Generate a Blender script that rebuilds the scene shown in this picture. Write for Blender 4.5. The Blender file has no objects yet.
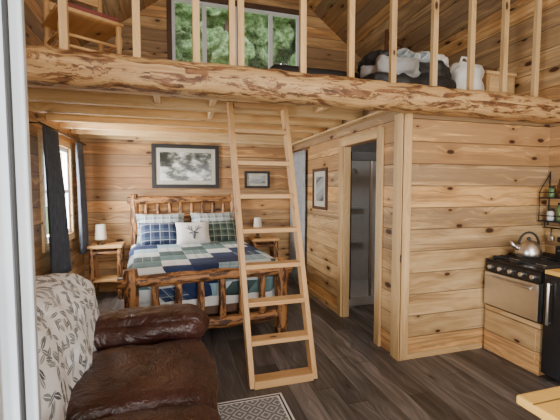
import bpy, bmesh, math, random
from mathutils import Vector, Matrix, noise
random.seed(7)
V=Vector
# ---------------------------------------------------------------- node helpers
class NT:
    def __init__(s,name):
        s.mat=bpy.data.materials.new(name); s.mat.use_nodes=True
        s.t=s.mat.node_tree; s.bsdf=s.t.nodes['Principled BSDF']
    def put(s,sock,v):
        if hasattr(v,'is_output'): s.t.links.new(v,sock)
        else: sock.default_value=v
    def m(s,op,a,b=None,c=None,clamp=False):
        n=s.t.nodes.new('ShaderNodeMath'); n.operation=op; n.use_clamp=clamp
        s.put(n.inputs[0],a)
        if b is not None: s.put(n.inputs[1],b)
        if c is not None: s.put(n.inputs[2],c)
        return n.outputs[0]
    def comb(s,x,y,z=0.0):
        n=s.t.nodes.new('ShaderNodeCombineXYZ')
        for i,v in enumerate((x,y,z)): s.put(n.inputs[i],v)
        return n.outputs[0]
    def sep(s,v):
        n=s.t.nodes.new('ShaderNodeSeparateXYZ'); s.put(n.inputs[0],v); return n.outputs
    def uv(s): return s.t.nodes.new('ShaderNodeTexCoord').outputs['UV']
    def obj(s): return s.t.nodes.new('ShaderNodeTexCoord').outputs['Object']
    def noise(s,vec,scale=1,detail=3,rough=.5,dist=0):
        n=s.t.nodes.new('ShaderNodeTexNoise'); s.put(n.inputs['Vector'],vec)
        n.inputs['Scale'].default_value=scale; n.inputs['Detail'].default_value=detail
        n.inputs['Roughness'].default_value=rough; n.inputs['Distortion'].default_value=dist
        return n.outputs[0]
    def vor(s,vec,scale=1,dim='3D',feat='F1'):
        n=s.t.nodes.new('ShaderNodeTexVoronoi'); n.voronoi_dimensions=dim; n.feature=feat
        s.put(n.inputs['Vector'],vec); n.inputs['Scale'].default_value=scale
        return n.outputs
    def wn(s,a,b=0.0):
        n=s.t.nodes.new('ShaderNodeTexWhiteNoise'); n.noise_dimensions='2D'
        s.put(n.inputs['Vector'],s.comb(a,b)); return n.outputs['Value']
    def mix(s,f,a,b,bt='MIX'):
        n=s.t.nodes.new('ShaderNodeMix'); n.data_type='RGBA'; n.blend_type=bt
        def c(v): return v if hasattr(v,'is_output') else (v[0],v[1],v[2],1)
        s.put(n.inputs[0],f); s.put(n.inputs[6],c(a)); s.put(n.inputs[7],c(b)); return n.outputs[2]
    def ramp(s,f,stops,const=False):
        n=s.t.nodes.new('ShaderNodeValToRGB'); cr=n.color_ramp
        if const: cr.interpolation='CONSTANT'
        while len(cr.elements)<len(stops): cr.elements.new(.5)
        for e,(p,c) in zip(cr.elements,stops): e.position=p; e.color=(c[0],c[1],c[2],1)
        s.put(n.inputs[0],f); return n.outputs[0]
    def bump(s,h,strength=.3,dist=.01):
        n=s.t.nodes.new('ShaderNodeBump'); n.inputs['Strength'].default_value=strength
        n.inputs['Distance'].default_value=dist; s.put(n.inputs['Height'],h)
        s.t.links.new(n.outputs[0],s.bsdf.inputs['Normal'])
    def col(s,c): s.put(s.bsdf.inputs['Base Color'],c if hasattr(c,'is_output') else (c[0],c[1],c[2],1))
    def rough(s,r): s.put(s.bsdf.inputs['Roughness'],r)

def planks(name,w,stops,seamcol=(.04,.02,.01),seam=True,knot=(.055,.02,.008),kd=.45,rough=.55,joint=None,rowvar=.3,ks=1.0,gs=22,weather=0.0):
    N=NT(name); o=N.sep(N.uv()); s,t=o[0],o[1]
    tr=N.m('DIVIDE',t,w); row=N.m('FLOOR',tr); f=N.m('FRACT',tr)
    rnd=N.wn(row,3.3); s2=N.m('ADD',s,N.m('MULTIPLY',rnd,23.0)); rv=rnd; rv2=N.wn(row,8.1)
    jm=None
    if joint:
        jr=N.m('DIVIDE',s2,joint); jid=N.m('FLOOR',jr); jf=N.m('FRACT',jr)
        rv=N.wn(row,jid); rv2=N.wn(jid,row); jm=N.m('LESS_THAN',N.m('MULTIPLY',jf,joint),.005)
    kv=N.comb(N.m('MULTIPLY',s2,2.1*ks),N.m('ADD',N.m('MULTIPLY',t,4.6*ks),N.m('MULTIPLY',row,1.37)),0.0)
    vo=N.vor(kv,1,'2D'); d=vo['Distance']; cs=N.sep(vo['Color'])
    r=N.m('ADD',.035,N.m('MULTIPLY',cs[1],.10))
    pres=N.m('LESS_THAN',cs[0],kd)
    k=N.m('MULTIPLY',pres,N.m('SUBTRACT',1.0,N.m('DIVIDE',d,r),clamp=True))
    k2=N.m('MULTIPLY',k,2.6,clamp=True)
    halo=N.m('MULTIPLY',pres,N.m('SUBTRACT',1.0,N.m('DIVIDE',d,N.m('MULTIPLY',r,3.4)),clamp=True))
    bend=N.m('MULTIPLY',N.m('MAXIMUM',0.0,N.m('SUBTRACT',.35,d)),.14)
    g=N.noise(N.comb(N.m('MULTIPLY',s2,1.1),N.m('MULTIPLY',N.m('ADD',t,bend),gs),N.m('MULTIPLY',row,5.1)),1,5,.66,.6)
    g2=N.noise(N.comb(N.m('MULTIPLY',s2,1.3),N.m('MULTIPLY',t,6.0),N.m('MULTIPLY',row,9.3)),1,3,.6,.5)
    fac=N.m('ADD',N.m('MULTIPLY',g,.55),N.m('MULTIPLY',g2,.45))
    c=N.ramp(fac,stops)
    if weather:
        wz=N.noise(N.comb(N.m('MULTIPLY',s2,.7),N.m('MULTIPLY',N.m('ADD',t,bend),14.0),N.m('MULTIPLY',row,2.7)),1,5,.7,1.1)
        wf=N.ramp(N.m('ADD',wz,N.m('MULTIPLY',N.m('SUBTRACT',rv2,.5),.36)),[(.49,(0,0,0)),(.60,(1,1,1))])
        lum=(stops[1][1][0]*.50,stops[1][1][1]*.50,stops[1][1][2]*.62)
        c=N.mix(N.m('MULTIPLY',wf,weather),c,lum)
        am=N.m('MULTIPLY',N.m('GREATER_THAN',rnd,.5),weather*.65)
        c=N.mix(am,c,(1.0,.76,.46),'MULTIPLY')
    br=N.m('ADD',1-rowvar*.5,N.m('MULTIPLY',rv,rowvar))
    c=N.mix(1.0,c,N.comb(br,br,br),'MULTIPLY')
    c=N.mix(N.m('MULTIPLY',halo,.6),c,(stops[0][1][0]*.6,stops[0][1][1]*.5,stops[0][1][2]*.4))
    c=N.mix(k2,c,knot)
    h=N.m('MULTIPLY',g,.25)
    if seam:
        e=N.m('MULTIPLY',N.m('MINIMUM',f,N.m('SUBTRACT',1.0,f)),w)
        sm=N.m('SUBTRACT',1.0,N.m('DIVIDE',e,.006 if not joint else .003),clamp=True)
        if jm is not None: sm=N.m('MAXIMUM',sm,jm)
        c=N.mix(N.m('MULTIPLY',sm,.95),c,seamcol); h=N.m('SUBTRACT',h,sm)
    N.col(c); N.rough(rough); N.bump(h,.35,.006)
    return N.mat
def plain(name,c,rough=.5,metal=0,var=.12,scale=9,bump=0.0,bs=60):
    N=NT(name); o=N.obj(); n=N.noise(o,scale,3)
    N.col(N.ramp(n,[(.25,[x*(1-var) for x in c]),(.75,[min(1,x*(1+var)) for x in c])]))
    N.rough(rough); N.bsdf.inputs['Metallic'].default_value=metal
    if bump: N.bump(N.noise(o,bs,3),bump,.004)
    return N.mat

wall_wood=planks('wall_pine',.19,[(.34,(.29,.155,.06)),(.5,(.62,.40,.18)),(.66,(.82,.60,.33))],rowvar=.45,weather=.8,kd=.62)
back_wood=planks('back_wall_pine',.165,[(.34,(.24,.12,.045)),(.5,(.54,.32,.135)),(.66,(.76,.51,.25))],rowvar=.5,weather=.75,kd=.6)
roof_wood=planks('roof_pine',.17,[(.34,(.24,.145,.07)),(.5,(.54,.36,.18)),(.66,(.72,.53,.31))],rowvar=.55,weather=.8,kd=.55)
board=planks('pine_board',3.0,[(.3,(.44,.26,.11)),(.5,(.67,.45,.21)),(.7,(.79,.58,.33))],seam=False,kd=.3,ks=1.4,gs=30,weather=.3)
joistw=planks('joist_pine',3.0,[(.3,(.46,.28,.12)),(.5,(.72,.50,.24)),(.7,(.84,.64,.38))],seam=False,kd=.3,ks=1.4,gs=30,weather=.25)
trimw=planks('pine_trim',3.0,[(.3,(.42,.26,.12)),(.5,(.62,.43,.21)),(.7,(.74,.56,.32))],seam=False,kd=.12,ks=1.4,gs=34,weather=.35)
ladderw=planks('ladder_pine',3.0,[(.25,(.40,.20,.075)),(.5,(.56,.33,.135)),(.75,(.66,.43,.21))],seam=False,kd=.1,ks=1.4,gs=34)
floorw=planks('floor_greywood',.16,[(.32,(.024,.021,.020)),(.5,(.105,.094,.090)),(.68,(.26,.24,.23))],seamcol=(.012,.01,.009),knot=(.03,.024,.02),kd=.25,rough=.44,joint=1.25,rowvar=.95,gs=30)
tablew=planks('table_pine',.3,[(.25,(.60,.30,.06)),(.5,(.78,.46,.11)),(.75,(.85,.56,.18))],kd=.1,rough=.3)
darkboard=planks('dark_board',3.0,[(.25,(.05,.02,.01)),(.5,(.09,.04,.02)),(.75,(.14,.07,.03))],seam=False,kd=.05)

def logmat(name,light,mid,dark,amt=.52,sc=5.0):
    N=NT(name); o=N.uv(); s=N.sep(o)
    v=N.comb(N.m('MULTIPLY',s[0],sc*.45),N.m('MULTIPLY',s[1],sc*2.2),0.0)
    n=N.noise(v,1,7,.72,.8); g=N.noise(N.comb(N.m('MULTIPLY',s[0],2.0),N.m('MULTIPLY',s[1],45.0),1.0),1,3,.6)
    b=N.ramp(g,[(.3,mid),(.7,light)])
    f=N.ramp(n,[(amt,(0,0,0)),(amt+.04,(1,1,1))])
    n2=N.noise(N.comb(N.m('MULTIPLY',s[0],9.0),N.m('MULTIPLY',s[1],30.0),4.0),1,3,.6)
    dk=N.ramp(n2,[(.35,[x*.5 for x in dark]),(.65,[min(1,x*1.7) for x in dark])])
    c=N.mix(f,b,dk)
    vo=N.vor(N.comb(N.m('MULTIPLY',s[0],3.2),N.m('MULTIPLY',s[1],9.0),0.0),1,'2D')
    k=N.m('SUBTRACT',1.0,N.m('DIVIDE',vo['Distance'],.16),clamp=True)
    c=N.mix(N.m('MULTIPLY',k,1.2,clamp=True),c,(.10,.035,.012))
    N.col(c); N.rough(.5); N.bump(N.m('ADD',N.m('MULTIPLY',n,.8),N.m('MULTIPLY',g,.3)),.6,.02)
    return N.mat
beam_m=logmat('peeled_log',(.68,.44,.20),(.42,.235,.09),(.17,.075,.03),.50,7)
log_m=logmat('bed_log',(.54,.27,.095),(.32,.135,.045),(.06,.025,.012),.49,9)
def mk_leather():
    N=NT('brown_leather'); o=N.obj(); n=N.noise(o,4,3)
    N.col(N.ramp(n,[(.3,(.026,.009,.0075)),(.75,(.070,.026,.020))])); N.rough(N.m('ADD',.20,N.m('MULTIPLY',N.noise(o,9,3),.22)))
    v=N.vor(o,70); w=N.noise(o,8,4,.55,1.8)
    N.bump(N.m('ADD',N.m('MULTIPLY',v['Distance'],.10),w),.45,.045); return N.mat
leather=mk_leather()
def mk_leaf():
    N=NT('leaf_fabric'); uv=N.sep(N.uv())
    c=(.88,.90,.93)
    for L,(sc,off) in enumerate([(13.0,0.0),(12.0,7.7)]):
        x=N.m('ADD',N.m('MULTIPLY',uv[0],sc),off); y=N.m('ADD',N.m('MULTIPLY',uv[1],sc),off*1.3)
        vo=N.vor(N.comb(x,y,0.0),1,'2D'); p=N.sep(vo['Position']); cs=N.sep(vo['Color'])
        dx=N.m('SUBTRACT',x,p[0]); dy=N.m('SUBTRACT',y,p[1])
        an=N.m('ADD',N.m('MULTIPLY',cs[0],2.2),.3 if L else 1.2)
        ca=N.m('COSINE',an); sa=N.m('SINE',an)
        lx=N.m('ADD',N.m('MULTIPLY',ca,dx),N.m('MULTIPLY',sa,dy)); ly=N.m('SUBTRACT',N.m('MULTIPLY',ca,dy),N.m('MULTIPLY',sa,dx))
        wd=N.m('MULTIPLY',N.m('SUBTRACT',1.0,N.m('POWER',N.m('DIVIDE',N.m('ABSOLUTE',lx),.55),2.0)),.16)
        al=N.m('ABSOLUTE',ly)
        ins=N.m('MULTIPLY',N.m('LESS_THAN',al,wd),N.m('GREATER_THAN',al,.022))
        lc=N.ramp(cs[1],[(0,(.085,.105,.115)),(.6,(.20,.23,.245)),(1,(.40,.43,.44))])
        c=N.mix(ins,c,lc)
    N.col(c); N.rough(.9); N.bump(N.noise(N.obj(),9,4),.5,.03); return N.mat
leafm=mk_leaf()
def stripes(N,x,period,width):
    return N.m('LESS_THAN',N.m('FRACT',N.m('DIVIDE',x,period)),width)
def mk_quilt():
    N=NT('patchwork_quilt'); uv=N.sep(N.uv()); P=.27
    i=N.m('FLOOR',N.m('DIVIDE',uv[0],P)); j=N.m('FLOOR',N.m('DIVIDE',uv[1],P))
    k=N.m('FRACT',N.m('DIVIDE',N.m('ADD',N.m('MULTIPLY',i,3.0),N.m('MULTIPLY',j,4.0)),7.0))
    q=N.wn(i,j)
    c=N.ramp(N.m('ADD',k,.02),[(0,(.010,.022,.08)),(.14,(.70,.74,.75)),(.28,(.045,.085,.085)),(.42,(.26,.40,.47)),(.57,(.02,.04,.11)),(.71,(.12,.21,.22)),(.85,(.55,.60,.60))],True)
    pl=N.m('GREATER_THAN',q,.62)
    a=stripes(N,uv[0],.09,.4); b=stripes(N,uv[1],.09,.4); a2=stripes(N,uv[0],.09,.08); b2=stripes(N,uv[1],.09,.08)
    s1=N.m('MULTIPLY',N.m('ADD',a,b),.5)
    c2=N.mix(N.m('MULTIPLY',N.m('MULTIPLY',s1,pl),.5),c,(.10,.15,.20))
    c2=N.mix(N.m('MULTIPLY',N.m('MAXIMUM',a2,b2),N.m('MULTIPLY',pl,.45)),c2,(.6,.65,.62))
    N.col(c2); N.rough(.92)
    fx=N.m('ABSOLUTE',N.m('SUBTRACT',N.m('FRACT',N.m('DIVIDE',uv[0],P/2)),.5)); fy=N.m('ABSOLUTE',N.m('SUBTRACT',N.m('FRACT',N.m('DIVIDE',uv[1],P/2)),.5))
    N.bump(N.m('SUBTRACT',1.0,N.m('MAXIMUM',fx,fy)),.5,.03); return N.mat
quiltm=mk_quilt()
def mk_plaid(name,c0,c1,c2,p=.08):
    N=NT(name); uv=N.sep(N.uv()); a=stripes(N,uv[0],p,.45); b=stripes(N,uv[1],p,.45)
    c=N.mix(N.m('MULTIPLY',N.m('ADD',a,b),.5),c0,c1)
    c=N.mix(N.m('MAXIMUM',stripes(N,uv[0],p,.08),stripes(N,uv[1],p,.08)),c,c2)
    N.col(c); N.rough(.9); return N.mat
plaid1=mk_plaid('navy_plaid',(.015,.025,.07),(.06,.10,.17),(.30,.34,.38),.12)
plaid2=mk_plaid('grey_plaid',(.45,.50,.52),(.16,.22,.26),(.7,.72,.7),.11)
plaid3=mk_plaid('green_plaid',(.03,.06,.055),(.10,.16,.14),(.35,.38,.34),.10)
def mk_rug():
    N=NT('rug_weave'); uv=N.sep(N.uv())
    d=N.m('ADD',N.m('ABSOLUTE',N.m('SUBTRACT',N.m('FRACT',N.m('DIVIDE',uv[0],.11)),.5)),N.m('ABSOLUTE',N.m('SUBTRACT',N.m('FRACT',N.m('DIVIDE',uv[1],.11)),.5)))
    r=N.m('LESS_THAN',N.m('FRACT',N.m('MULTIPLY',d,3.0)),.35)
    N.col(N.mix(r,(.16,.165,.17),(.45,.45,.45))); N.rough(.95); N.bump(N.noise(N.obj(),300,2),.5,.004); return N.mat
rugm=mk_rug()
def mk_picture(name,seed,cols):
    N=NT(name); o=N.obj(); s=N.sep(o)
    n=N.noise(N.comb(N.m('MULTIPLY',s[0],4.0),N.m('ADD',N.m('MULTIPLY',s[2],7.0),N.m('MULTIPLY',s[1],3.0)),seed),1,5,.6)
    N.col(N.ramp(n,cols)); N.rough(.2); return N.mat
pic1=mk_picture('landscape_print',2.0,[(.40,(.015,.02,.015)),(.48,(.09,.10,.08)),(.54,(.40,.42,.38)),(.62,(.75,.78,.78))])
pic2=mk_picture('wildlife_print',8.0,[(.35,(.05,.05,.05)),(.5,(.25,.27,.28)),(.65,(.5,.52,.52))])
black=plain('black_enamel',(.012,.012,.013),.25)
blackm=plain('black_matte',(.02,.02,.021),.6)
steel=plain('stainless_steel',(.68,.66,.63),.32,1,.06)
white=plain('white_paint',(.78,.80,.82),.4,0,.04)
doorw=plain('door_vinyl',(.66,.74,.82),.3,0,.12,5)
greyw=plain('bath_wall_grey',(.17,.185,.20),.6)
showerw=plain('shower_panel',(.46,.49,.51),.25,0,.05)
slate=plain('slate_curtain',(.060,.070,.090),.9,0,.25,14,.4,200)
greyc=plain('grey_curtain',(.30,.32,.34),.9,0,.15,14,.4,200)
linen=plain('white_linen',(.75,.75,.73),.85,0,.06,6,.3,20)
greyl=plain('grey_linen',(.38,.39,.40),.85,0,.12,6,.3,20)
shade=plain('lamp_shade',(.72,.66,.56),.8,0,.05)
bronze=plain('bronze_metal',(.10,.06,.035),.4,.8)
redc=plain('red_cushion',(.22,.06,.05),.9)
def mk_foliage():
    N=NT('foliage'); o=N.obj(); n=N.noise(o,6,6,.75)
    N.col(N.ramp(n,[(.38,(.08,.17,.05)),(.5,(.26,.44,.15)),(.62,(.60,.74,.40))])); N.rough(.8); N.bump(n,1,.3); return N.mat
greenm=mk_foliage()
grassm=plain('grass',(.14,.24,.08),.9,0,.3,3)
barkm=plain('tree_bark',(.10,.07,.05),.9,0,.3,6)
def mk_glass():
    N=NT('window_glass'); t=N.t.nodes; tr=t.new('ShaderNodeBsdfTransparent'); gl=t.new('ShaderNodeBsdfGlossy'); gl.inputs['Roughness'].default_value=.02
    mx=t.new('ShaderNodeMixShader'); mx.inputs[0].default_value=.06
    N.t.links.new(tr.outputs[0],mx.inputs[1]); N.t.links.new(gl.outputs[0],mx.inputs[2])
    N.t.links.new(mx.outputs[0],t['Material Output'].inputs['Surface']); return N.mat
glass=mk_glass()
# ---------------------------------------------------------------- mesh builder
class B:
    def __init__(s): s.bm=bmesh.new(); s.uv=s.bm.loops.layers.uv.new('UVMap'); s.mats=[]
    def mi(s,m):
        if m not in s.mats: s.mats.append(m)
        return s.mats.index(m)
    def face(s,vs,uvs,m,smooth=False):
        try: f=s.bm.faces.new(vs)
        except ValueError: return
        f.material_index=s.mi(m); f.smooth=smooth
        for l,u in zip(f.loops,uvs): l[s.uv].uv=u
        return f
    def box(s,lo,hi,m,grain='x',M=None,rand=False):
        g='xyz'.index(grain); o=(random.uniform(0,50),random.uniform(.2,2.0)) if rand else (0,0)
        cs=[V((x,y,z)) for x in (lo[0],hi[0]) for y in (lo[1],hi[1]) for z in (lo[2],hi[2])]
        vs=[s.bm.verts.new(M@c if M else c) for c in cs]
        for idx,ax in (((0,1,3,2),0),((4,6,7,5),0),((0,4,5,1),1),((2,3,7,6),1),((0,2,6,4),2),((1,5,7,3),2)):
            inpl=[a for a in range(3) if a!=ax]
            if g in inpl: al=g; ac=[a for a in inpl if a!=g][0]
            else: al,ac=inpl
            s.face([vs[i] for i in idx],[(cs[i][al]+o[0],cs[i][ac]+o[1]) for i in idx],m)
    def prism(s,pts,y0,y1,m):
        f=[s.bm.verts.new((x,y0,z)) for x,z in pts]; b=[s.bm.verts.new((x,y1,z)) for x,z in pts]
        s.face(f,pts,m); s.face(b[::-1],pts[::-1],m); n=len(pts)
        for i in range(n):
            j=(i+1)%n; s.face([f[j],f[i],b[i],b[j]],[(0,0),(0,.1),(.1,.1),(.1,0)],m)
    def slab(s,p,u,v,t,m):
        p,u,v,t=V(p),V(u),V(v),V(t); L,W=u.length,v.length
        q=[p,p+u,p+u+v,p+v]; uvq=[(0,0),(L,0),(L,W),(0,W)]
        a=[s.bm.verts.new(x) for x in q]; b=[s.bm.verts.new(x+t) for x in q]
        s.face(a,uvq,m); s.face(b[::-1],uvq[::-1],m)
        for i in range(4):
            j=(i+1)%4; s.face([a[j],a[i],b[i],b[j]],[(0,0),(1,0),(1,.1),(0,.1)],m)
    def walls(s,ax,d0,d1,a0,a1,z0,z1,holes,m):
        A=sorted(set([a0,a1]+[h[0] for h in holes]+[h[1] for h in holes])); Z=sorted(set([z0,z1]+[h[2] for h in holes]+[h[3] for h in holes]))
        for i in range(len(A)-1):
            for j in range(len(Z)-1):
                ca,cz=(A[i]+A[i+1])/2,(Z[j]+Z[j+1])/2
                if any(h[0]<ca<h[1] and h[2]<cz<h[3] for h in holes): continue
                if ax=='x': s.box((d0,A[i],Z[j]),(d1,A[i+1],Z[j+1]),m,'y')
                else: s.box((A[i],d0,Z[j]),(A[i+1],d1,Z[j+1]),m,'x')
    def tube(s,pts,rs,m,seg=12,nz=0.0,nf=6,cap=True,sq=1.0):
        pts=[V(p) for p in pts]; rings=[]; L=0; of=random.uniform(0,40); up=None
        for i,p in enumerate(pts):
            d=(pts[min(i+1,len(pts)-1)]-pts[max(i-1,0)]).normalized()
            if i: L+=(p-pts[i-1]).length
            if up is None:
                up=V((0,0,1)) if abs(d.z)<.9 else V((1,0,0))
            x=d.cross(up).normalized(); y=x.cross(d).normalized(); up=y
            r=rs[i] if hasattr(rs,'__len__') else rs; ring=[]
            for k in range(seg):
                a=2*math.pi*k/seg; ca,sa=math.cos(a),math.sin(a)
                if sq!=1.0: ca=math.copysign(abs(ca)**sq,ca); sa=math.copysign(abs(sa)**sq,sa)
                v=x*ca+y*sa
                rr=r*(1+nz*noise.noise((p+v*r)*nf+V((of,0,0)))) if nz else r
                ring.append(s.bm.verts.new(p+v*rr))
            rings.append((ring,L,r))
        for (a,la,ra),(b,lb,rb) in zip(rings,rings[1:]):
            for k in range(seg):
                j=(k+1)%seg; c=2*math.pi*ra/seg
                s.face([a[k],a[j],b[j],b[k]],[(la+of,k*c),(la+of,(k+1)*c),(lb+of,(k+1)*c),(lb+of,k*c)],m,True)
        if cap:
            for ring,rev in ((rings[0][0],True),(rings[-1][0],False)):
                r=ring[::-1] if rev else ring
                s.face(r,[(of+.02*math.cos(i),.02*math.sin(i)) for i in range(seg)],m)
    def log(s,p,q,r,m,n=8,seg=12,nz=.25,wob=.15,taper=.1):
        p,q=V(p),V(q); pts=[];rs=[]; of=random.uniform(0,99)
        for i in range(n+1):
            t=i/n; w=V((noise.noise(V((t*3,of,0))),noise.noise(V((t*3,of,9))),noise.noise(V((t*3,of,19)))))*r*wob*(1 if 0<i<n else 0)
            pts.append(p.lerp(q,t)+w); rs.append(r*(1+taper*(.5-t))*(.86 if i in(0,n) else 1))
        s.tube(pts,rs,m,seg,nz,.5/r)
    def lathe(s,c,prof,m,seg=24):
        c=V(c); rings=[]; L=0
        for i,(r,z) in enumerate(prof):
            r=max(r,.0006)
            if i: L+=math.hypot(r-prof[i-1][0],z-prof[i-1][1])
            rings.append(([s.bm.verts.new(c+V((r*math.cos(2*math.pi*k/seg),r*math.sin(2*math.pi*k/seg),z))) for k in range(seg)],L))
        for (a,la),(b,lb) in zip(rings,rings[1:]):
            for k in range(seg):
                j=(k+1)%seg; s.face([a[k],a[j],b[j],b[k]],[(la,k/seg),(la,(k+1)/seg),(lb,(k+1)/seg),(lb,k/seg)],m,True)
        s.face(rings[0][0][::-1],[(0,0)]*seg,m); s.face(rings[-1][0],[(0,0)]*seg,m)
    def rbox(s,c,size,r,m,n=14,nz=0,nf=5,bulge=0,M=None,uvf=None):
        h=V(size)/2; c=V(c); D={}; of=V((random.uniform(0,30),0,0))
        def get(i,j,k):
            if (i,j,k) in D: return D[(i,j,k)]
            p=V([ (lambda x:.45*x+.55*math.sin(math.pi/2*x))(2*a/n-1) for a in (i,j,k)])
            q=V([p[a]*h[a] for a in range(3)])
            inn=V([max(-(h[a]-r),min(h[a]-r,q[a])) for a in range(3)]); d=q-inn
            if d.length>1e-6: q=inn+d.normalized()*r
            if bulge:
                for a in range(3):
                    o=[b for b in range(3) if b!=a]
                    q[a]+=p[a]*bulge*(1-p[o[0]]**2)*(1-p[o[1]]**2)
            if nz:
                nn=noise.noise(q*nf+of)*nz+noise.noise(q*nf*2.7+of)*nz*.4
                q+=q.normalized()*nn
            w=c+q; u=uvf(w) if uvf else (w.y+.6*w.x,w.z-w.x)
            if M: w=M@w
            D[(i,j,k)]=(s.bm.verts.new(w),u); return D[(i,j,k)]
        for a in range(n):
            for b in range(n):
                for q in ([(a,b,0),(a,b+1,0),(a+1,b+1,0),(a+1,b,0)],[(a,b,n),(a+1,b,n),(a+1,b+1,n),(a,b+1,n)],
                          [(a,0,b),(a+1,0,b),(a+1,0,b+1),(a,0,b+1)],[(a,n,b),(a,n,b+1),(a+1,n,b+1),(a+1,n,b)],
                          [(0,a,b),(0,a,b+1),(0,a+1,b+1),(0,a+1,b)],[(n,a,b),(n,a+1,b),(n,a+1,b+1),(n,a,b+1)]):
                    g=[get(*x) for x in q]; s.face([x[0] for x in g],[x[1] for x in g],m,True)
    def pillow(s,M,w,h,t,m,n=12):
        for sg in (1,-1):
            G=[[None]*(n+1) for _ in range(n+1)]
            for i in range(n+1):
                for j in range(n+1):
                    u,v=2*i/n-1,2*j/n-1
                    z=sg*t/2*max(0,(1-u**4)*(1-v**4))**.5
                    x=u*w/2*(1-.07*(1-v*v)); y=v*h/2*(1-.07*(1-u*u))
                    G[i][j]=(s.bm.verts.new(M@V((x,y,z))),(x,y))
            for i in range(n):
                for j in range(n):
                    q=[G[i][j],G[i+1][j],G[i+1][j+1],G[i][j+1]]
                    if sg<0: q=q[::-1]
                    s.face([a[0] for a in q],[a[1] for a in q],m,True)
    def done(s,name,loc=(0,0,0),rz=0,bevel=0):
        me=bpy.data.meshes.new(name)
        bmesh.ops.recalc_face_normals(s.bm,faces=s.bm.faces)
        s.bm.to_mesh(me); s.bm.free()
        for m in s.mats: me.materials.append(m)
        o=bpy.data.objects.new(name,me); bpy.context.collection.objects.link(o); o.location=loc; o.rotation_euler=(0,0,rz)
        if bevel:
            md=o.modifiers.new('bevel','BEVEL'); md.width=bevel; md.segments=2; md.limit_method='ANGLE'; md.angle_limit=.8
        return o
# ---------------------------------------------------------------- room shell
XL,XR,YB,YF=-1.25,3.5,5.6,-2.0; XC=1.125
RZ=lambda x:5.18-.75*abs(x-XC)
b=B(); b.box((XL-.1,YF-.1,-.08),(XR+.1,YB+.1,0),floorw,'y'); b.done('floor')
b=B(); b.walls('x',XL-.1,XL,YF,YB,0,3.40,[(-.37,.60,0,2.05),(4.05,5.0,.95,1.98)],back_wood); b.done('wall_left')
b=B(); b.walls('x',XR,XR+.1,YF,YB,0,3.40,[],wall_wood); b.done('wall_right')
def gable(name,y0,y1,wx0,wx1,wz0,wz1,low,mat):
    b=B(); b.walls('y',y0,y1,XL-.1,XR+.1,0,wz0,low,mat)
    b.prism([(XL-.1,wz0),(wx0,wz0),(wx0,RZ(wx0)),(XL-.1,RZ(XL-.1))],y0,y1,mat)
    b.prism([(wx1,wz0),(XR+.1,wz0),(XR+.1,RZ(XR+.1)),(wx1,RZ(wx1))],y0,y1,mat)
    b.prism([(wx0,wz1),(wx1,wz1),(wx1,RZ(wx1)),(XC,RZ(XC)),(wx0,RZ(wx0))],y0,y1,mat)
    b.done(name)
gable('wall_back',YB,YB+.1,0.0,1.98,3.25,4.28,[],back_wood)
gable('wall_front',YF-.1,YF,0.0,2.2,3.0,4.2,[(-.2,2.6,.8,2.3)],wall_wood)
b=B(); L=YB-YF+.2
b.slab((XC,YF-.1,RZ(XC)),(0,L,0),(XR+.3-XC,0,-.75*(XR+.3-XC)),(0,0,.08),roof_wood)
b.slab((XC,YF-.1,RZ(XC)),(0,L,0),(XL-.3-XC,0,.75*(XL-.3-XC)),(0,0,.08),roof_wood)
b.done('ceiling')
b=B(); b.walls('x',1.85,1.93,2.64,YB,0,2.33,[(2.99,3.72,0,1.97)],wall_wood); b.done('wall_hall')
b=B(); b.walls('y',2.62,2.70,1.93,XR,0,2.14,[],wall_wood); b.box((1.85,2.62,0),(1.93,2.64,2.14),wall_wood); b.done('wall_kitchen')
b=B(); b.box((1.835,2.60,0),(1.93,2.62,2.13),trimw,'z',rand=True); b.box((1.83,2.60,0),(1.85,2.72,2.13),trimw,'z',rand=True); b.done('trim_1',bevel=.003)
b=B()
b.box((1.825,2.90,0),(1.85,2.99,2.06),trimw,'z',rand=True); b.box((1.825,3.72,0),(1.85,3.80,2.06),trimw,'z',rand=True); b.box((1.825,2.99,1.97),(1.85,3.72,2.06),trimw,'y',rand=True)
b.box((1.85,2.99,0),(1.93,3.01,1.97),trimw,'z',rand=True); b.box((1.85,3.70,0),(1.93,3.72,1.97),trimw,'z',rand=True); b.done('trim_2',bevel=.003)
b=B(); b.box((1.93,2.605,0),(2.75,2.62,.05),trimw,'x',rand=True); b.done('baseboard_kitchen')
b=B(); b.box((1.835,3.80,0),(1.85,YB,.07),trimw,'y',rand=True); b.done('baseboard_hall')
# bathroom
b=B(); b.box((1.93,4.85,0),(XR,4.93,2.33),greyw); b.done('wall_bathroom')
b=B(); y0=4.02
b.box((1.98,y0,0),(2.98,4.82,.12),showerw); b.box((1.98,4.78,.12),(2.98,4.82,1.95),showerw); b.box((2.94,y0,.12),(2.98,4.82,1.95),showerw); b.box((1.98,y0,.12),(2.02,4.82,1.95),showerw)
b.box((1.98,y0-.03,1.84),(2.98,y0,1.95),blackm); b.box((1.98,y0-.03,.1),(2.10,y0,1.95),blackm); b.box((2.92,y0-.03,.1),(2.98,y0,1.95),blackm)
b.box((2.36,y0-.03,.12),(2.39,y0,1.84),steel)
for z in (.7,1.2): b.box((2.3,4.66,z),(2.7,4.78,z+.03),showerw)
b.tube([(2.5,4.78,1.75),(2.5,4.68,1.78),(2.5,4.62,1.72)],[.01,.01,.03],steel,10)
b.done('shower_stall',bevel=.004)
b=B(); b.lathe((2.5,3.4,2.22),[(.02,0),(.10,.015),(.12,.05),(.12,.11)],white,20); b.done('added_bath_fixture')  # added fixture, out of view, housing the bathroom fill lamp
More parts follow.
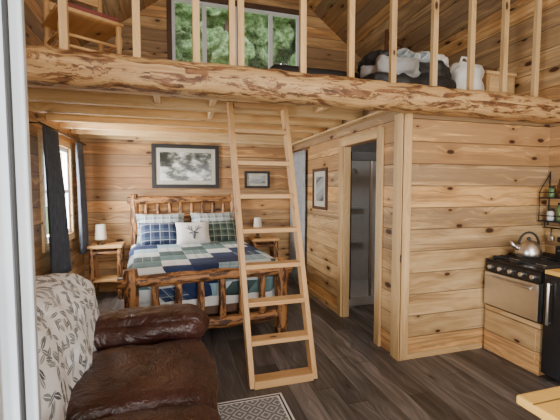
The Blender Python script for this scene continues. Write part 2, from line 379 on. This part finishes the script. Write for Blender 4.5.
# loft floor, joists, beam
b=B(); b.box((XL,2.66,2.33),(XR,YB,2.38),board,'y'); b.done('loft_floor')
b=B()
for i,y in enumerate([2.82,3.28,3.74,4.2,4.66,5.12,5.5]):
    b.box((XL+.005,y,2.19),(1.84,y+.06,2.33),joistw,'x',rand=True)
for x in (-.15,.3,1.3): b.box((x,2.88,2.22),(x+.05,3.28,2.33),joistw,'y',rand=True)
b.box((.33,3.34,2.2),(.37,3.74,2.33),joistw,'y',rand=True)
b.box((1.75,2.72,2.17),(1.84,5.55,2.19),joistw,'y',rand=True)
b.done('ceiling_joists',bevel=.004)
b=B(); n=120
pts=[];rs=[]
for i in range(n+1):
    x=XL+.005+(XR-XL-.01)*i/n
    pts.append((x,2.54+.012*noise.noise(V((x*1.3,0,0))),2.236-.004*x+.010*noise.noise(V((x*1.7,5,0))))); rs.append(.110+.008*noise.noise(V((x*2,9,0)))+.005*noise.noise(V((x*7,3,0))))
b.tube(pts,rs,beam_m,36,.11,9,sq=.8); b.done('loft_beam')
for x in (-1.05,-.647,-.223,.159,.937,1.335,1.71,2.107,2.49,2.855,3.23):
    b=B(); b.box((x-.024,2.56,2.33),(x+.024,2.60,3.32),board,'z',rand=True); b.done('baluster',bevel=.003)
b=B(); b.box((.385,2.56,2.33),(.425,2.60,3.32),board,'z',rand=True); b.box((.445,2.56,2.33),(.49,2.60,3.32),board,'z',rand=True); b.done('gate_post')
b=B(); b.box((XL,2.53,3.32),(XR,2.63,3.36),board,'x',rand=True); b.done('loft_handrail')
# windows
def window_y(name,x0,x1,z0,z1,y,inside,muns,fr,outer):
    b=B(); s=-1 if inside<0 else 1
    ya,yb=sorted((y+s*.03,y-s*.06))
    w=.07
    b.box((x0-w,ya,z0-w),(x0,yb,z1+w),outer,'z');b.box((x1,ya,z0-w),(x1+w,yb,z1+w),outer,'z');b.box((x0,ya,z0-w),(x1,yb,z0),outer);b.box((x0,ya,z1),(x1,yb,z1+w),outer)
    w=.045
    b.box((x0,y,z0),(x0+w,y+.05,z1),fr);b.box((x1-w,y,z0),(x1,y+.05,z1),fr);b.box((x0+w,y,z0),(x1-w,y+.05,z0+w),fr);b.box((x0+w,y,z1-w),(x1-w,y+.05,z1),fr)
    for mx,mw in muns: b.box((mx-mw/2,y,z0+w),(mx+mw/2,y+.05,z1-w),fr)
    b.box((x0+w,y+.02,z0+w),(x1-w,y+.026,z1-w),glass)
    b.done(name)
window_y('window_1',0.0,1.98,3.25,4.28,YB+.01,-1,[(.99,.16),(.47,.06),(1.5,.06)],white,darkboard)
window_y('added_window_front',-.2,2.6,.8,2.3,YF-.06,1,[(.7,.08),(1.65,.08)],white,trimw)  # unseen window behind the camera, put in to let light into the room
window_y('added_window_gable',0.0,2.2,3.0,4.2,YF-.06,1,[(1.1,.1)],white,trimw)  # unseen upper window, added as an opening for the loft light
b=B(); x0=XL-.06
for (y0,y1,z0,z1) in ((4.05,4.10,.95,1.98),(4.95,5.0,.95,1.98),(4.1,4.95,.95,1.0),(4.1,4.95,1.93,1.98),(4.1,4.95,1.44,1.48)): b.box((x0,y0,z0),(x0+.05,y1,z1),white,'y')
b.box((x0+.02,4.1,1.0),(x0+.026,4.95,1.93),glass)
for (y0,y1,z0,z1) in ((3.97,4.05,.87,2.06),(5.0,5.08,.87,2.06),(4.05,5.0,.87,.95),(4.05,5.0,1.98,2.06)): b.box((XL,y0,z0),(XL+.02,y1,z1),trimw,'y')
b.done('window_4')
# open entry door leaf hinged on left wall
b=B(); h=2.0; DL=.971
b.box((0,-.022,.02),(.10,.022,h),doorw,'z'); b.box((DL-.12,-.022,.02),(DL,.022,h),doorw,'z'); b.box((.1,-.022,.02),(DL-.12,.022,.25),doorw); b.box((.1,-.022,1.88),(DL-.12,.022,h),doorw)
b.box((.1,-.004,.25),(DL-.12,.004,1.88),glass)
b.box((DL-.03,-.030,.02),(DL-.02,-.022,h),blackm,'z'); b.box((DL-.075,-.030,.02),(DL-.055,-.022,h),steel,'z')
b.done('door_1',(XL+.03,.60,0),math.atan2(.22,.946),bevel=.003)
b=B()
for (y0,y1,z0,z1) in ((-.45,-.37,0,2.13),(.60,.68,0,2.13),(-.37,.60,2.05,2.13)): b.box((XL,y0,z0),(XL+.02,y1,z1),trimw,'z')
b.done('trim_3')
# ---------------------------------------------------------------- curtains
def curtain(name,axis,d,a0t,a1t,a0b,a1b,z0,z1,m,waves,amp=.03):
    b=B(); nx,nz=waves*8,16; G=[]
    for i in range(nx+1):
        row=[]
        for j in range(nz+1):
            u,v=i/nx,j/nz; k=v**1.3
            a=(a0b+(a1b-a0b)*u)*(1-k)+(a0t+(a1t-a0t)*u)*k
            o=amp*math.sin(u*waves*2*math.pi+.5*math.sin(v*3))*(.6+.4*(1-v))+.006*noise.noise(V((a*8,v*4,0)))
            z=z0+(z1-z0)*v
            p=(d+o,a,z) if axis=='x' else (a,d+o,z)
            row.append((b.bm.verts.new(p),(u,z)))
        G.append(row)
    for i in range(nx):
        for j in range(nz):
            q=[G[i][j],G[i+1][j],G[i+1][j+1],G[i][j+1]]; b.face([x[0] for x in q],[x[1] for x in q],m,True)
    o=b.done(name); md=o.modifiers.new('s','SOLIDIFY'); md.thickness=.004; return o
curtain('window_curtain','x',XL+.10,3.78,4.22,3.88,4.50,.58,2.07,slate,6)
curtain('window_curtain','x',XL+.10,4.92,5.26,5.0,5.36,.66,2.07,slate,4)
b=B(); b.tube([(XL+.10,3.70,2.085),(XL+.10,5.40,2.085)],.011,bronze); 
for y in (3.72,5.38): b.tube([(XL,y,2.085),(XL+.10,y,2.085)],.007,bronze)
b.done('curtain_rod')
curtain('closet_curtain','x',1.80,4.85,5.5,4.88,5.52,.04,2.05,greyc,6,.022)
b=B(); b.tube([(1.80,4.78,2.07),(1.80,5.57,2.07)],.01,bronze); b.tube([(1.80,4.80,2.07),(1.85,4.80,2.07)],.006,bronze); b.done('curtain_rod')
# ---------------------------------------------------------------- bed
b=B(); W=.715; Lb=2.04
for sx in (-1,1):
    b.log((sx*W,0,0),(sx*W,0,.78),.068,log_m,10)
    b.log((sx*W,Lb,0),(sx*W,Lb,1.42),.06,log_m,12)
    b.log((sx*(W-.01),0,.30),(sx*(W-.01),Lb,.30),.05,log_m,12)
b.log((-W-.11,0,.665),(W+.11,0,.665),.056,log_m,14); b.log((-W-.02,0,.20),(W+.02,0,.20),.058,log_m,14)
b.log((-W-.09,Lb,1.33),(W+.09,Lb,1.33),.052,log_m,14); b.log((-W,Lb,.62),(W,Lb,.62),.045,log_m,14); b.log((-W,Lb,1.10),(W,Lb,1.10),.040,log_m,14)
for i in range(6):
    x=-W+2*W*(i+1)/7
    b.log((x,0,.22),(x,0,.64),.036,log_m,6,10,.3)
for i in range(8):
    x=-W+2*W*(i+1)/9
    b.log((x,Lb,.64),(x,Lb,1.31),.029,log_m,6,10,.3)
b.rbox((0,1.03,.45),(1.42,1.90,.30),.06,linen,10)
b.box((-.68,.08,.26),(.68,1.96,.34),darkboard)
def quv(w):
    ex=max(0,.74-w.z); return (w.x+(ex if w.x>0 else -ex)*.9+2.0+.06, w.y-(ex if w.y<.2 else 0)+2.0)
b.rbox((0,.95,.575),(1.54,1.78,.36),.09,quiltm,18,.016,4,0,None,quv)
def PM(x,y,z,tilt,ry=0): return Matrix.Translation((x,y,z))@Matrix.Rotation(ry,4,'Y')@Matrix.Rotation(tilt,4,'X')
b.pillow(PM(-.37,1.86,.92,1.2),.66,.48,.2,plaid2); b.pillow(PM(.37,1.86,.92,1.2),.66,.48,.2,plaid2)
b.pillow(PM(-.40,1.70,.87,1.0),.52,.38,.17,plaid1); b.pillow(PM(.42,1.70,.87,1.0),.52,.38,.17,plaid3)
b.pillow(PM(.03,1.55,.88,1.05),.46,.36,.15,linen)
Mp=PM(.03,1.55,.88,1.05)
nv=plain('grey_print',(.13,.14,.17),.9)
P=lambda x,y:Mp@V((x,y,.5*.15*((1-(x/.23)**4)*(1-(y/.18)**4))**.5+.002))
b.tube([P(0,-.10),P(0,-.05),P(0,0)],[.012,.022,.02],nv,8)
for sx in (-1,1):
    b.tube([P(0,0),P(sx*.05,.03),P(sx*.07,.09)],.006,nv,6); b.tube([P(sx*.05,.03),P(sx*.10,.06)],.005,nv,6); b.tube([P(sx*.03,.02),P(sx*.03,.08)],.005,nv,6); b.tube([P(0,-.01),P(sx*.06,-.02)],.009,nv,6)
b.done('log_bed',(.325,3.43,0),math.radians(4.6))
def nightstand(loc,w=.4,top=.74):
    b=B()
    for sx in (-1,1):
        for sy in (-1,1): b.log((sx*(w/2-.04),sy*.13,0),(sx*(w/2-.04),sy*.13,top-.03),.03,log_m,6,10)
    b.box((-w/2,-.18,top-.035),(w/2,.18,top),ladderw,'x',rand=True); b.box((-w/2+.03,-.15,.25),(w/2-.03,.15,.275),ladderw,'x',rand=True)
    for sy in(-1,1): b.log((-w/2+.04,sy*.13,top-.1),(w/2-.04,sy*.13,top-.1),.025,log_m,6,10)
    b.done('nightstand',loc,bevel=.004)
def lamp(loc,r=.07,h=.17,base=.12):
    b=B(); b.lathe((0,0,0),[(.0,0),(.05,0),(.05,.012),(.015,.02),(.03,base*.5),(.012,base*.9),(.008,base+.05)],bronze,16)
    b.tube([(0,0,base),(0,0,base+h)],[r,r*.82],shade,24,cap=False); b.tube([(0,0,base+.001),(0,0,base+h-.001)],[r-.004,r*.82-.004],shade,24,cap=False)
    b.tube([(-r*.85,0,base+h*.9),(r*.85,0,base+h*.9)],.003,bronze,6)
    b.done('table_lamp',loc)
nightstand((-.90,5.30,0),.42,.74); lamp((-.97,5.28,.742),.075,.20,.07)
nightstand((1.30,5.32,0),.42,.74); lamp((1.20,5.28,.742),.065,.19,.12)
def frame_y(name,x0,x1,z0,z1,fw,mat,pic,mw):
    b=B(); y=YB
    b.box((x0,y-.03,z0),(x0+fw,y,z1),mat,'z');b.box((x1-fw,y-.03,z0),(x1,y,z1),mat,'z');b.box((x0+fw,y-.03,z0),(x1-fw,y,z0+fw),mat);b.box((x0+fw,y-.03,z1-fw),(x1-fw,y,z1),mat)
    b.box((x0+fw,y-.012,z0+fw),(x1-fw,y-.004,z1-fw),matm); b.box((x0+fw+mw,y-.016,z0+fw+mw),(x1-fw-mw,y-.010,z1-fw-mw),pic)
    b.done(name,bevel=.003)
matm=plain('mat_board',(.50,.49,.42),.8)
frame_y('framed_picture',-.32,.66,1.50,2.15,.055,blackm,pic1,.06)
frame_y('framed_picture',1.06,1.47,1.50,1.77,.035,blackm,pic2,.04)
b=B(); y0,y1,z0,z1,x=4.15,4.62,1.22,1.76,1.85
for q in ((y0,y0+.04,z0,z1),(y1-.04,y1,z0,z1),(y0+.04,y1-.04,z0,z0+.04),(y0+.04,y1-.04,z1-.04,z1)): b.box((x-.025,q[0],q[2]),(x,q[1],q[3]),darkboard,'z')
b.box((x-.01,y0+.04,z0+.04),(x-.003,y1-.04,z1-.04),matm); b.box((x-.014,y0+.11,z0+.11),(x-.009,y1-.11,z1-.11),pic2); b.done('framed_picture')
# ---------------------------------------------------------------- ladder
b=B()
Lb0,Lt0=V((.53,2.56,0)),V((.47,3.16,2.28)); Rb0,Rt0=V((1.03,2.56,0)),V((.96,3.16,2.28))
def bar(p,q,wx,wy,m):
    d=(q-p); L=d.length; z=d.normalized(); x=V((1,0,0)); y=z.cross(x).normalized(); x=y.cross(z)
    M=Matrix((x,y,z)).transposed().to_4x4(); M.translation=p
    b.box((-wx/2,-wy/2,0),(wx/2,wy/2,L),m,'z',M,rand=True)
bar(Lb0,Lt0,.04,.09,ladderw); bar(Rb0,Rt0,.04,.09,ladderw)
for i in range(8):
    t=.018+i*.122
    p=Lb0.lerp(Lt0,t); q=Rb0.lerp(Rt0,t)
    b.box((p.x+.015,p.y-.055,p.z-.018 if i else .0),(q.x-.015,p.y+.055,p.z+.018),ladderw,'x',rand=True)
b.box((.50,3.10,2.20),(.94,3.19,2.24),ladderw,'x',rand=True); b.box((.44,3.05,2.24),(.53,3.12,2.30),blackm)
b.done('loft_ladder',bevel=.003)
# ---------------------------------------------------------------- sofa
b=B()
b.rbox((-.40,2.0,.21),(1.0,1.50,.34),.04,leather,12,.006)
b.rbox((-.74,2.0,.55),(.34,1.45,.72),.12,leather,12,.01)
b.rbox((-.21,2.04,.40),(.76,.74,.22),.085,leather,26,.030,6,.04)
b.rbox((-.21,1.45,.40),(.76,.46,.22),.085,leather,18,.02,6,.035)
b.rbox((.09,2.04,.24),(.14,.74,.34),.06,leather,14,.014,6,.02)
b.rbox((.09,1.45,.24),(.14,.46,.34),.06,leather,12,.01,6,.02)
for y in (2.60,1.16):
    b.rbox((-.25,y,.27),(.74,.22,.46),.08,leather,12,.01)
    b.rbox((-.22,y-.02 if y>2 else y+.02,.54),(.82,.33,.20),.095,leather,24,.032,6,.03)
for x in (-.85,.05):
    for y in (1.15,2.6): b.box((x-.03,y-.03,0),(x+.03,y+.03,.06),blackm)
b.done('leather_sofa')
b=B()
Mt=Matrix.Translation((-.72,2.0,.62))@Matrix.Rotation(-.10,4,'Y')@Matrix.Translation((.72,-2.0,-.62))
b.rbox((-.75,2.0,.60),(.46,1.50,.68),.17,leafm,34,.045,4.5,.03,Mt)
b.done('throw_blanket')
b=B(); b.box((.22,1.2,.001),(.72,2.42,.008),linen); b.box((.26,1.25,.008),(.68,2.38,.010),rugm,'y'); b.box((.235,1.215,.008),(.247,2.405,.0095),blackm); b.box((.693,1.215,.008),(.705,2.405,.0095),blackm); b.box((.247,2.393,.008),(.693,2.405,.0095),blackm)
b.done('area_rug')
# ---------------------------------------------------------------- kitchen
b=B(); x0,x1,y0,y1=2.76,3.46,2.07,2.60
b.box((x0,y0,0),(x1,y1,.42),wall_wood,'y'); b.box((x0-.012,y0+.03,.06),(x0,y1-.03,.38),wall_wood,'y')
b.done('stove_cabinet',bevel=.003)
b=B()
b.box((x0+.01,y0,.421),(x1,y1,.84),black); b.box((x0-.025,y0+.01,.44),(x0+.01,y1-.01,.74),steel); b.box((x0-.012,y0+.005,.75),(x0+.01,y1-.005,.835),black)
b.tube([(x0-.06,y0+.05,.70),(x0-.06,y1-.05,.70)],.011,steel); 
for y in (y0+.07,y1-.07): b.tube([(x0-.06,y,.70),(x0-.02,y,.70)],.008,steel,8)
for i in range(5):
    y=y0+.06+i*.10; b.tube([(x0-.012,y,.79),(x0-.045,y,.79)],[.022,.018],steel,12)
b.box((x0-.01,y0,.84),(x1,y1,.855),black)
for cx in (x0+.17,x1-.17):
    for cy in (y0+.14,y1-.14):
        b.lathe((cx,cy,.855),[(.0,0),(.045,0),(.04,.012),(0,.013)],steel,16)
    for k in (-.12,-.04,.04,.12): b.box((cx+k-.005,y0+.03,.872),(cx+k+.005,y1-.03,.884),blackm)
    for yy in (y0+.03,(y0+y1)/2,y1-.04): b.box((cx-.13,yy,.855),(cx+.13,yy+.01,.878),blackm)
b.done('gas_range',bevel=.002)
b=B(); b.box((2.78,1.46,.03),(3.46,2.05,.83),black); b.box((2.745,1.465,.05),(2.78,2.045,.83),black); b.tube([(2.715,1.99,.45),(2.715,1.99,.78)],.010,steel); b.box((2.715,1.985,.76),(2.75,1.995,.77),steel); b.box((2.715,1.985,.46),(2.75,1.995,.47),steel)
for y in(1.5,1.95): b.box((2.85,y,0),(2.9,y+.04,.03),blackm)
b.done('mini_fridge',bevel=.006)
b=B(); b.box((2.76,.6,.835),(3.48,2.055,.865),tablew,'y'); b.box((2.82,.62,0),(3.47,1.44,.835),wall_wood,'y'); b.done('kitchen_counter')
b=B(); b.lathe((0,0,0),[(0,0),(.095,0),(.107,.02),(.104,.06),(.08,.115),(.045,.145),(.02,.15),(0,.152)],steel,28)
b.lathe((0,0,.15),[(0,0),(.014,0),(.018,.015),(.01,.028),(0,.03)],blackm,12)
b.tube([(0,.085,.07),(0,.13,.10),(0,.155,.14)],[.024,.017,.012],steel,12)
pts=[(0,.085*math.cos(a),.11+.11*math.sin(a)) for a in [math.pi*i/10 for i in range(11)]]
b.tube(pts,.010,blackm,10); b.done('tea_kettle',(3.04,2.42,.885),1.2)
b=B(); b.lathe((0,0,0),[(0,0),(.09,0),(.095,.01),(.095,.10),(.10,.104),(.09,.104),(.088,.02),(0,.018)],blackm,24); b.tube([(-.09,0,.08),(-.24,0,.10)],[.012,.009],blackm,8); b.done('saucepan',(3.25,2.22,.885),.3)
# spice shelf with jars and hanging utensils
b=B(); xx=3.495; ya,yb=1.95,2.60
for z in (1.18,1.40): b.box((xx-.13,ya,z),(xx,yb,z+.014),blackm,'y')
for z in (1.24,1.46): b.tube([(xx-.13,ya,z),(xx-.13,yb,z)],.005,blackm,6)
for y in (ya+.01,(ya+yb)/2,yb-.01):
    b.tube([(xx-.13,y,1.18),(xx-.13,y,1.47)],.005,blackm,6); b.tube([(xx-.006,y,1.14),(xx-.006,y,1.66)],.006,blackm,6); b.tube([(xx-.006,y,1.64),(xx-.13,y,1.47)],.005,blackm,6)
b.tube([(xx-.05,ya,1.12),(xx-.05,yb,1.12)],.006,blackm,8)
for y in (ya+.01,yb-.01): b.tube([(xx-.05,y,1.12),(xx-.05,y,1.18)],.005,blackm,6)
jc=[plain('jar_red',(.35,.05,.03),.3),plain('jar_green',(.12,.2,.08),.3),plain('jar_tan',(.5,.35,.15),.3),white,plain('jar_brown',(.10,.04,.02),.2)]
for z in (1.194,1.414):
    for i in range(7):
        y=ya+.05+i*.088; m=jc[(i*2+int(z*10))%5]; h=.09+.03*((i*7)%3)
        b.lathe((xx-.06,y,z),[(0,0),(.03,0),(.032,.01),(.032,h*.8),(.02,h),(0,h)],m,14); b.lathe((xx-.06,y,z+h),[(0,0),(.022,0),(.022,.02),(0,.02)],blackm,12)
for i,y in enumerate((2.52,2.43,2.34,2.2,2.08)):
    b.tube([(xx-.055,y,1.125),(xx-.06,y,1.03)],.005,steel if i%2 else blackm,6)
    b.rbox((xx-.06,y,1.02),(.02,.05,.05),.009,blackm if i%2 else steel,5)
b.done('spice_rack')
b=B(); b.box((1.18,-.1,.715),(2.3,.965,.75),tablew,'x')
for x in (1.26,2.2):
    for y in (0,.87): b.box((x-.035,y-.035,0),(x+.035,y+.035,.715),trimw,'z',rand=True)
b.box((1.26,0,.62),(2.2,.02,.715),trimw); b.box((1.26,.85,.62),(2.2,.87,.715),trimw); b.done('dining_table',bevel=.008)
# ---------------------------------------------------------------- loft objects
LZ=2.38
def chair(loc,rz,seatm,w1,w2,sh=.43):
    b=B(); s=.20; k=sh/.43
    for sx in (-1,1):
        for sy in (-1,1):
            top=sh if sy<0 else sh+.50
            b.lathe((sx*s,sy*s,0),[(.018,0),(.024,.03),(.016,.06),(.030,.14*k),(.017,.2*k),(.030,.3*k),(.020,.36*k),(.024,sh),(.020,top)],w2,12)
    b.rbox((0,0,sh+.01),(.47,.47,.035),.015,w1,6); b.rbox((0,0,sh+.045),(.43,.43,.05),.022,seatm,10)
    for z in (.16,.24):
        for sy in(-1,1): b.tube([(-s,sy*s,z),(s,sy*s,z)],.012,w2,8)
        for sx in(-1,1): b.tube([(sx*s,-s,z+.03),(sx*s,s,z+.03)],.012,w2,8)
    for z in (.14,.28,.42): b.box((-s,s-.012,sh+z),(s,s+.012,sh+z+.06),w2,'x',rand=True)
    b.done('wooden_chair',loc,rz)
chair((-.68,3.25,LZ),.5,redc,ladderw,ladderw,.40)
chair((2.42,3.95,LZ),-2.6,redc,darkboard,darkboard,.42)
b=B(); b.rbox((1.55,4.05,LZ+.33),(1.15,.8,.20),.08,blackm,12,.02); b.box((1.0,3.65,LZ),(2.1,4.45,LZ+.24),darkboard); b.done('daybed')
b=B()
for k,(x,z,w,m,tz) in enumerate([(2.20,.09,.9,blackm,.17),(2.05,.25,.45,greyl,.17),(2.42,.25,.46,blackm,.17),(2.25,.36,.34,plaid2,.13),(2.50,.37,.30,linen,.12),(1.95,.36,.26,blackm,.12)]):
    b.rbox((x,3.12+.02*k,LZ+z+.01),(w,.42,tz),.058,m,18,.06,7,.02)
b.done('folded_bedding')
b=B()
b.rbox((2.86,3.05,LZ+.19),(.32,.30,.38),.11,linen,16,.05,6,.02); b.tube([(2.80,3.05,LZ+.37),(2.83,3.05,LZ+.45),(2.89,3.05,LZ+.45),(2.92,3.05,LZ+.37)],.012,linen,8)
b.done('storage_bag')
b=B(); b.box((3.10,3.0,LZ),(3.48,3.5,LZ+.30),ladderw,'z'); b.box((3.09,2.99,LZ+.30),(3.49,3.51,LZ+.33),trimw); b.box((3.13,2.99,LZ+.05),(3.45,3.0,LZ+.27),trimw); b.done('wooden_cabinet',bevel=.003)
b=B()
for i,(x,y,a) in enumerate([(3.10,3.05,.05),(3.16,3.12,-.04),(3.12,3.20,.02)]):
    for j in range(2):
        M=Matrix.Translation((x+.02,y+.06,LZ+.335+j*.042))@Matrix.Rotation(a+.1*j,4,'Z'); b.box((-.02,0,0),(.28,.06,.04),[board,darkboard,ladderw][(i+j)%3],'x',M,rand=True)
b.done('stacked_lumber',bevel=.002)
# ---------------------------------------------------------------- outside
b=B(); b.box((-30,-30,-.5),(30,40,-.3),grassm); b.done('ground_lawn')
def tree(x,y,h,r):
    b=B(); b.log((x,y,-.3),(x,y,h),.12,barkm,8,10)
    for k in range(15):
        p=V((x+random.uniform(-r,r),y+random.uniform(-r,r),h*random.uniform(.40,1.1))); rr=r*random.uniform(.25,.5)
        b.rbox(p,(rr*2,rr*2,rr*1.8),rr*.9,greenm,14,rr*1.0,3.5/rr*.4)
    b.done('tree')
for x,y,h,r in ((-1.2,12,6.5,1.5),(1.6,11,7,1.5),(4.2,12,7.2,1.6),(-6,8,6,1.8),(-7,3,6,1.6),(-5,13,7,1.8),(.2,16,10,1.9),(3.0,17,10,1.9),(-1.8,17,10,1.9),(5.5,18,11,1.9)): tree(x,y,h,r)
# ---------------------------------------------------------------- lights, world
w=bpy.data.worlds.new('overcast_sky'); bpy.context.scene.world=w; w.use_nodes=True
bg=w.node_tree.nodes['Background']; bg.inputs[0].default_value=(.88,.94,1,1); bg.inputs[1].default_value=4.2
def area(name,loc,rot,sx,sy,e,c=(1,1,1)):
    l=bpy.data.lights.new(name,'AREA'); l.shape='RECTANGLE'; l.size=sx; l.size_y=sy; l.energy=e; l.color=c
    o=bpy.data.objects.new(name,l); o.location=loc; o.rotation_euler=rot; bpy.context.collection.objects.link(o)
R=math.radians
area('fill_front',(1.2,YF+.05,1.55),(R(90),0,0),2.7,1.45,108,(1,.96,.90))  # added fill lamp behind the camera, just inside the invented front window
area('fill_gable',(1.1,YF+.05,3.6),(R(90),0,0),2.1,1.15,66,(1,.96,.90))  # added fill lamp for the upper room, at the invented gable window
area('daylight_side_window',(XL-.12,4.52,1.45),(0,R(-90),0),1.0,.9,150,(1,.98,.96))
area('daylight_doorway',(XL-.12,.12,1.1),(0,R(-90),0),1.8,.9,115,(.97,.98,1))
l=bpy.data.lights.new('bathroom_fill','POINT'); l.energy=12; l.shadow_soft_size=.08; o=bpy.data.objects.new('bathroom_fill',l); o.location=(2.5,3.4,2.12); bpy.context.collection.objects.link(o)  # fill lamp added to brighten the bathroom interior and shower
# ---------------------------------------------------------------- camera
f=357.0; yaw=math.radians(16.4); p=math.radians(3.5)
F=V((math.sin(yaw)*math.cos(p),math.cos(yaw)*math.cos(p),-math.sin(p))); Rr=V((math.cos(yaw),-math.sin(yaw),0)); U=Rr.cross(F)
M=Matrix((Rr,U,-F)).transposed().to_4x4(); M.translation=V((0,0,1.5))
cd=bpy.data.cameras.new('camera'); cd.sensor_width=36; cd.lens=f/560*36; cd.clip_start=.02
co=bpy.data.objects.new('camera',cd); co.matrix_world=M; bpy.context.collection.objects.link(co); bpy.context.scene.camera=co
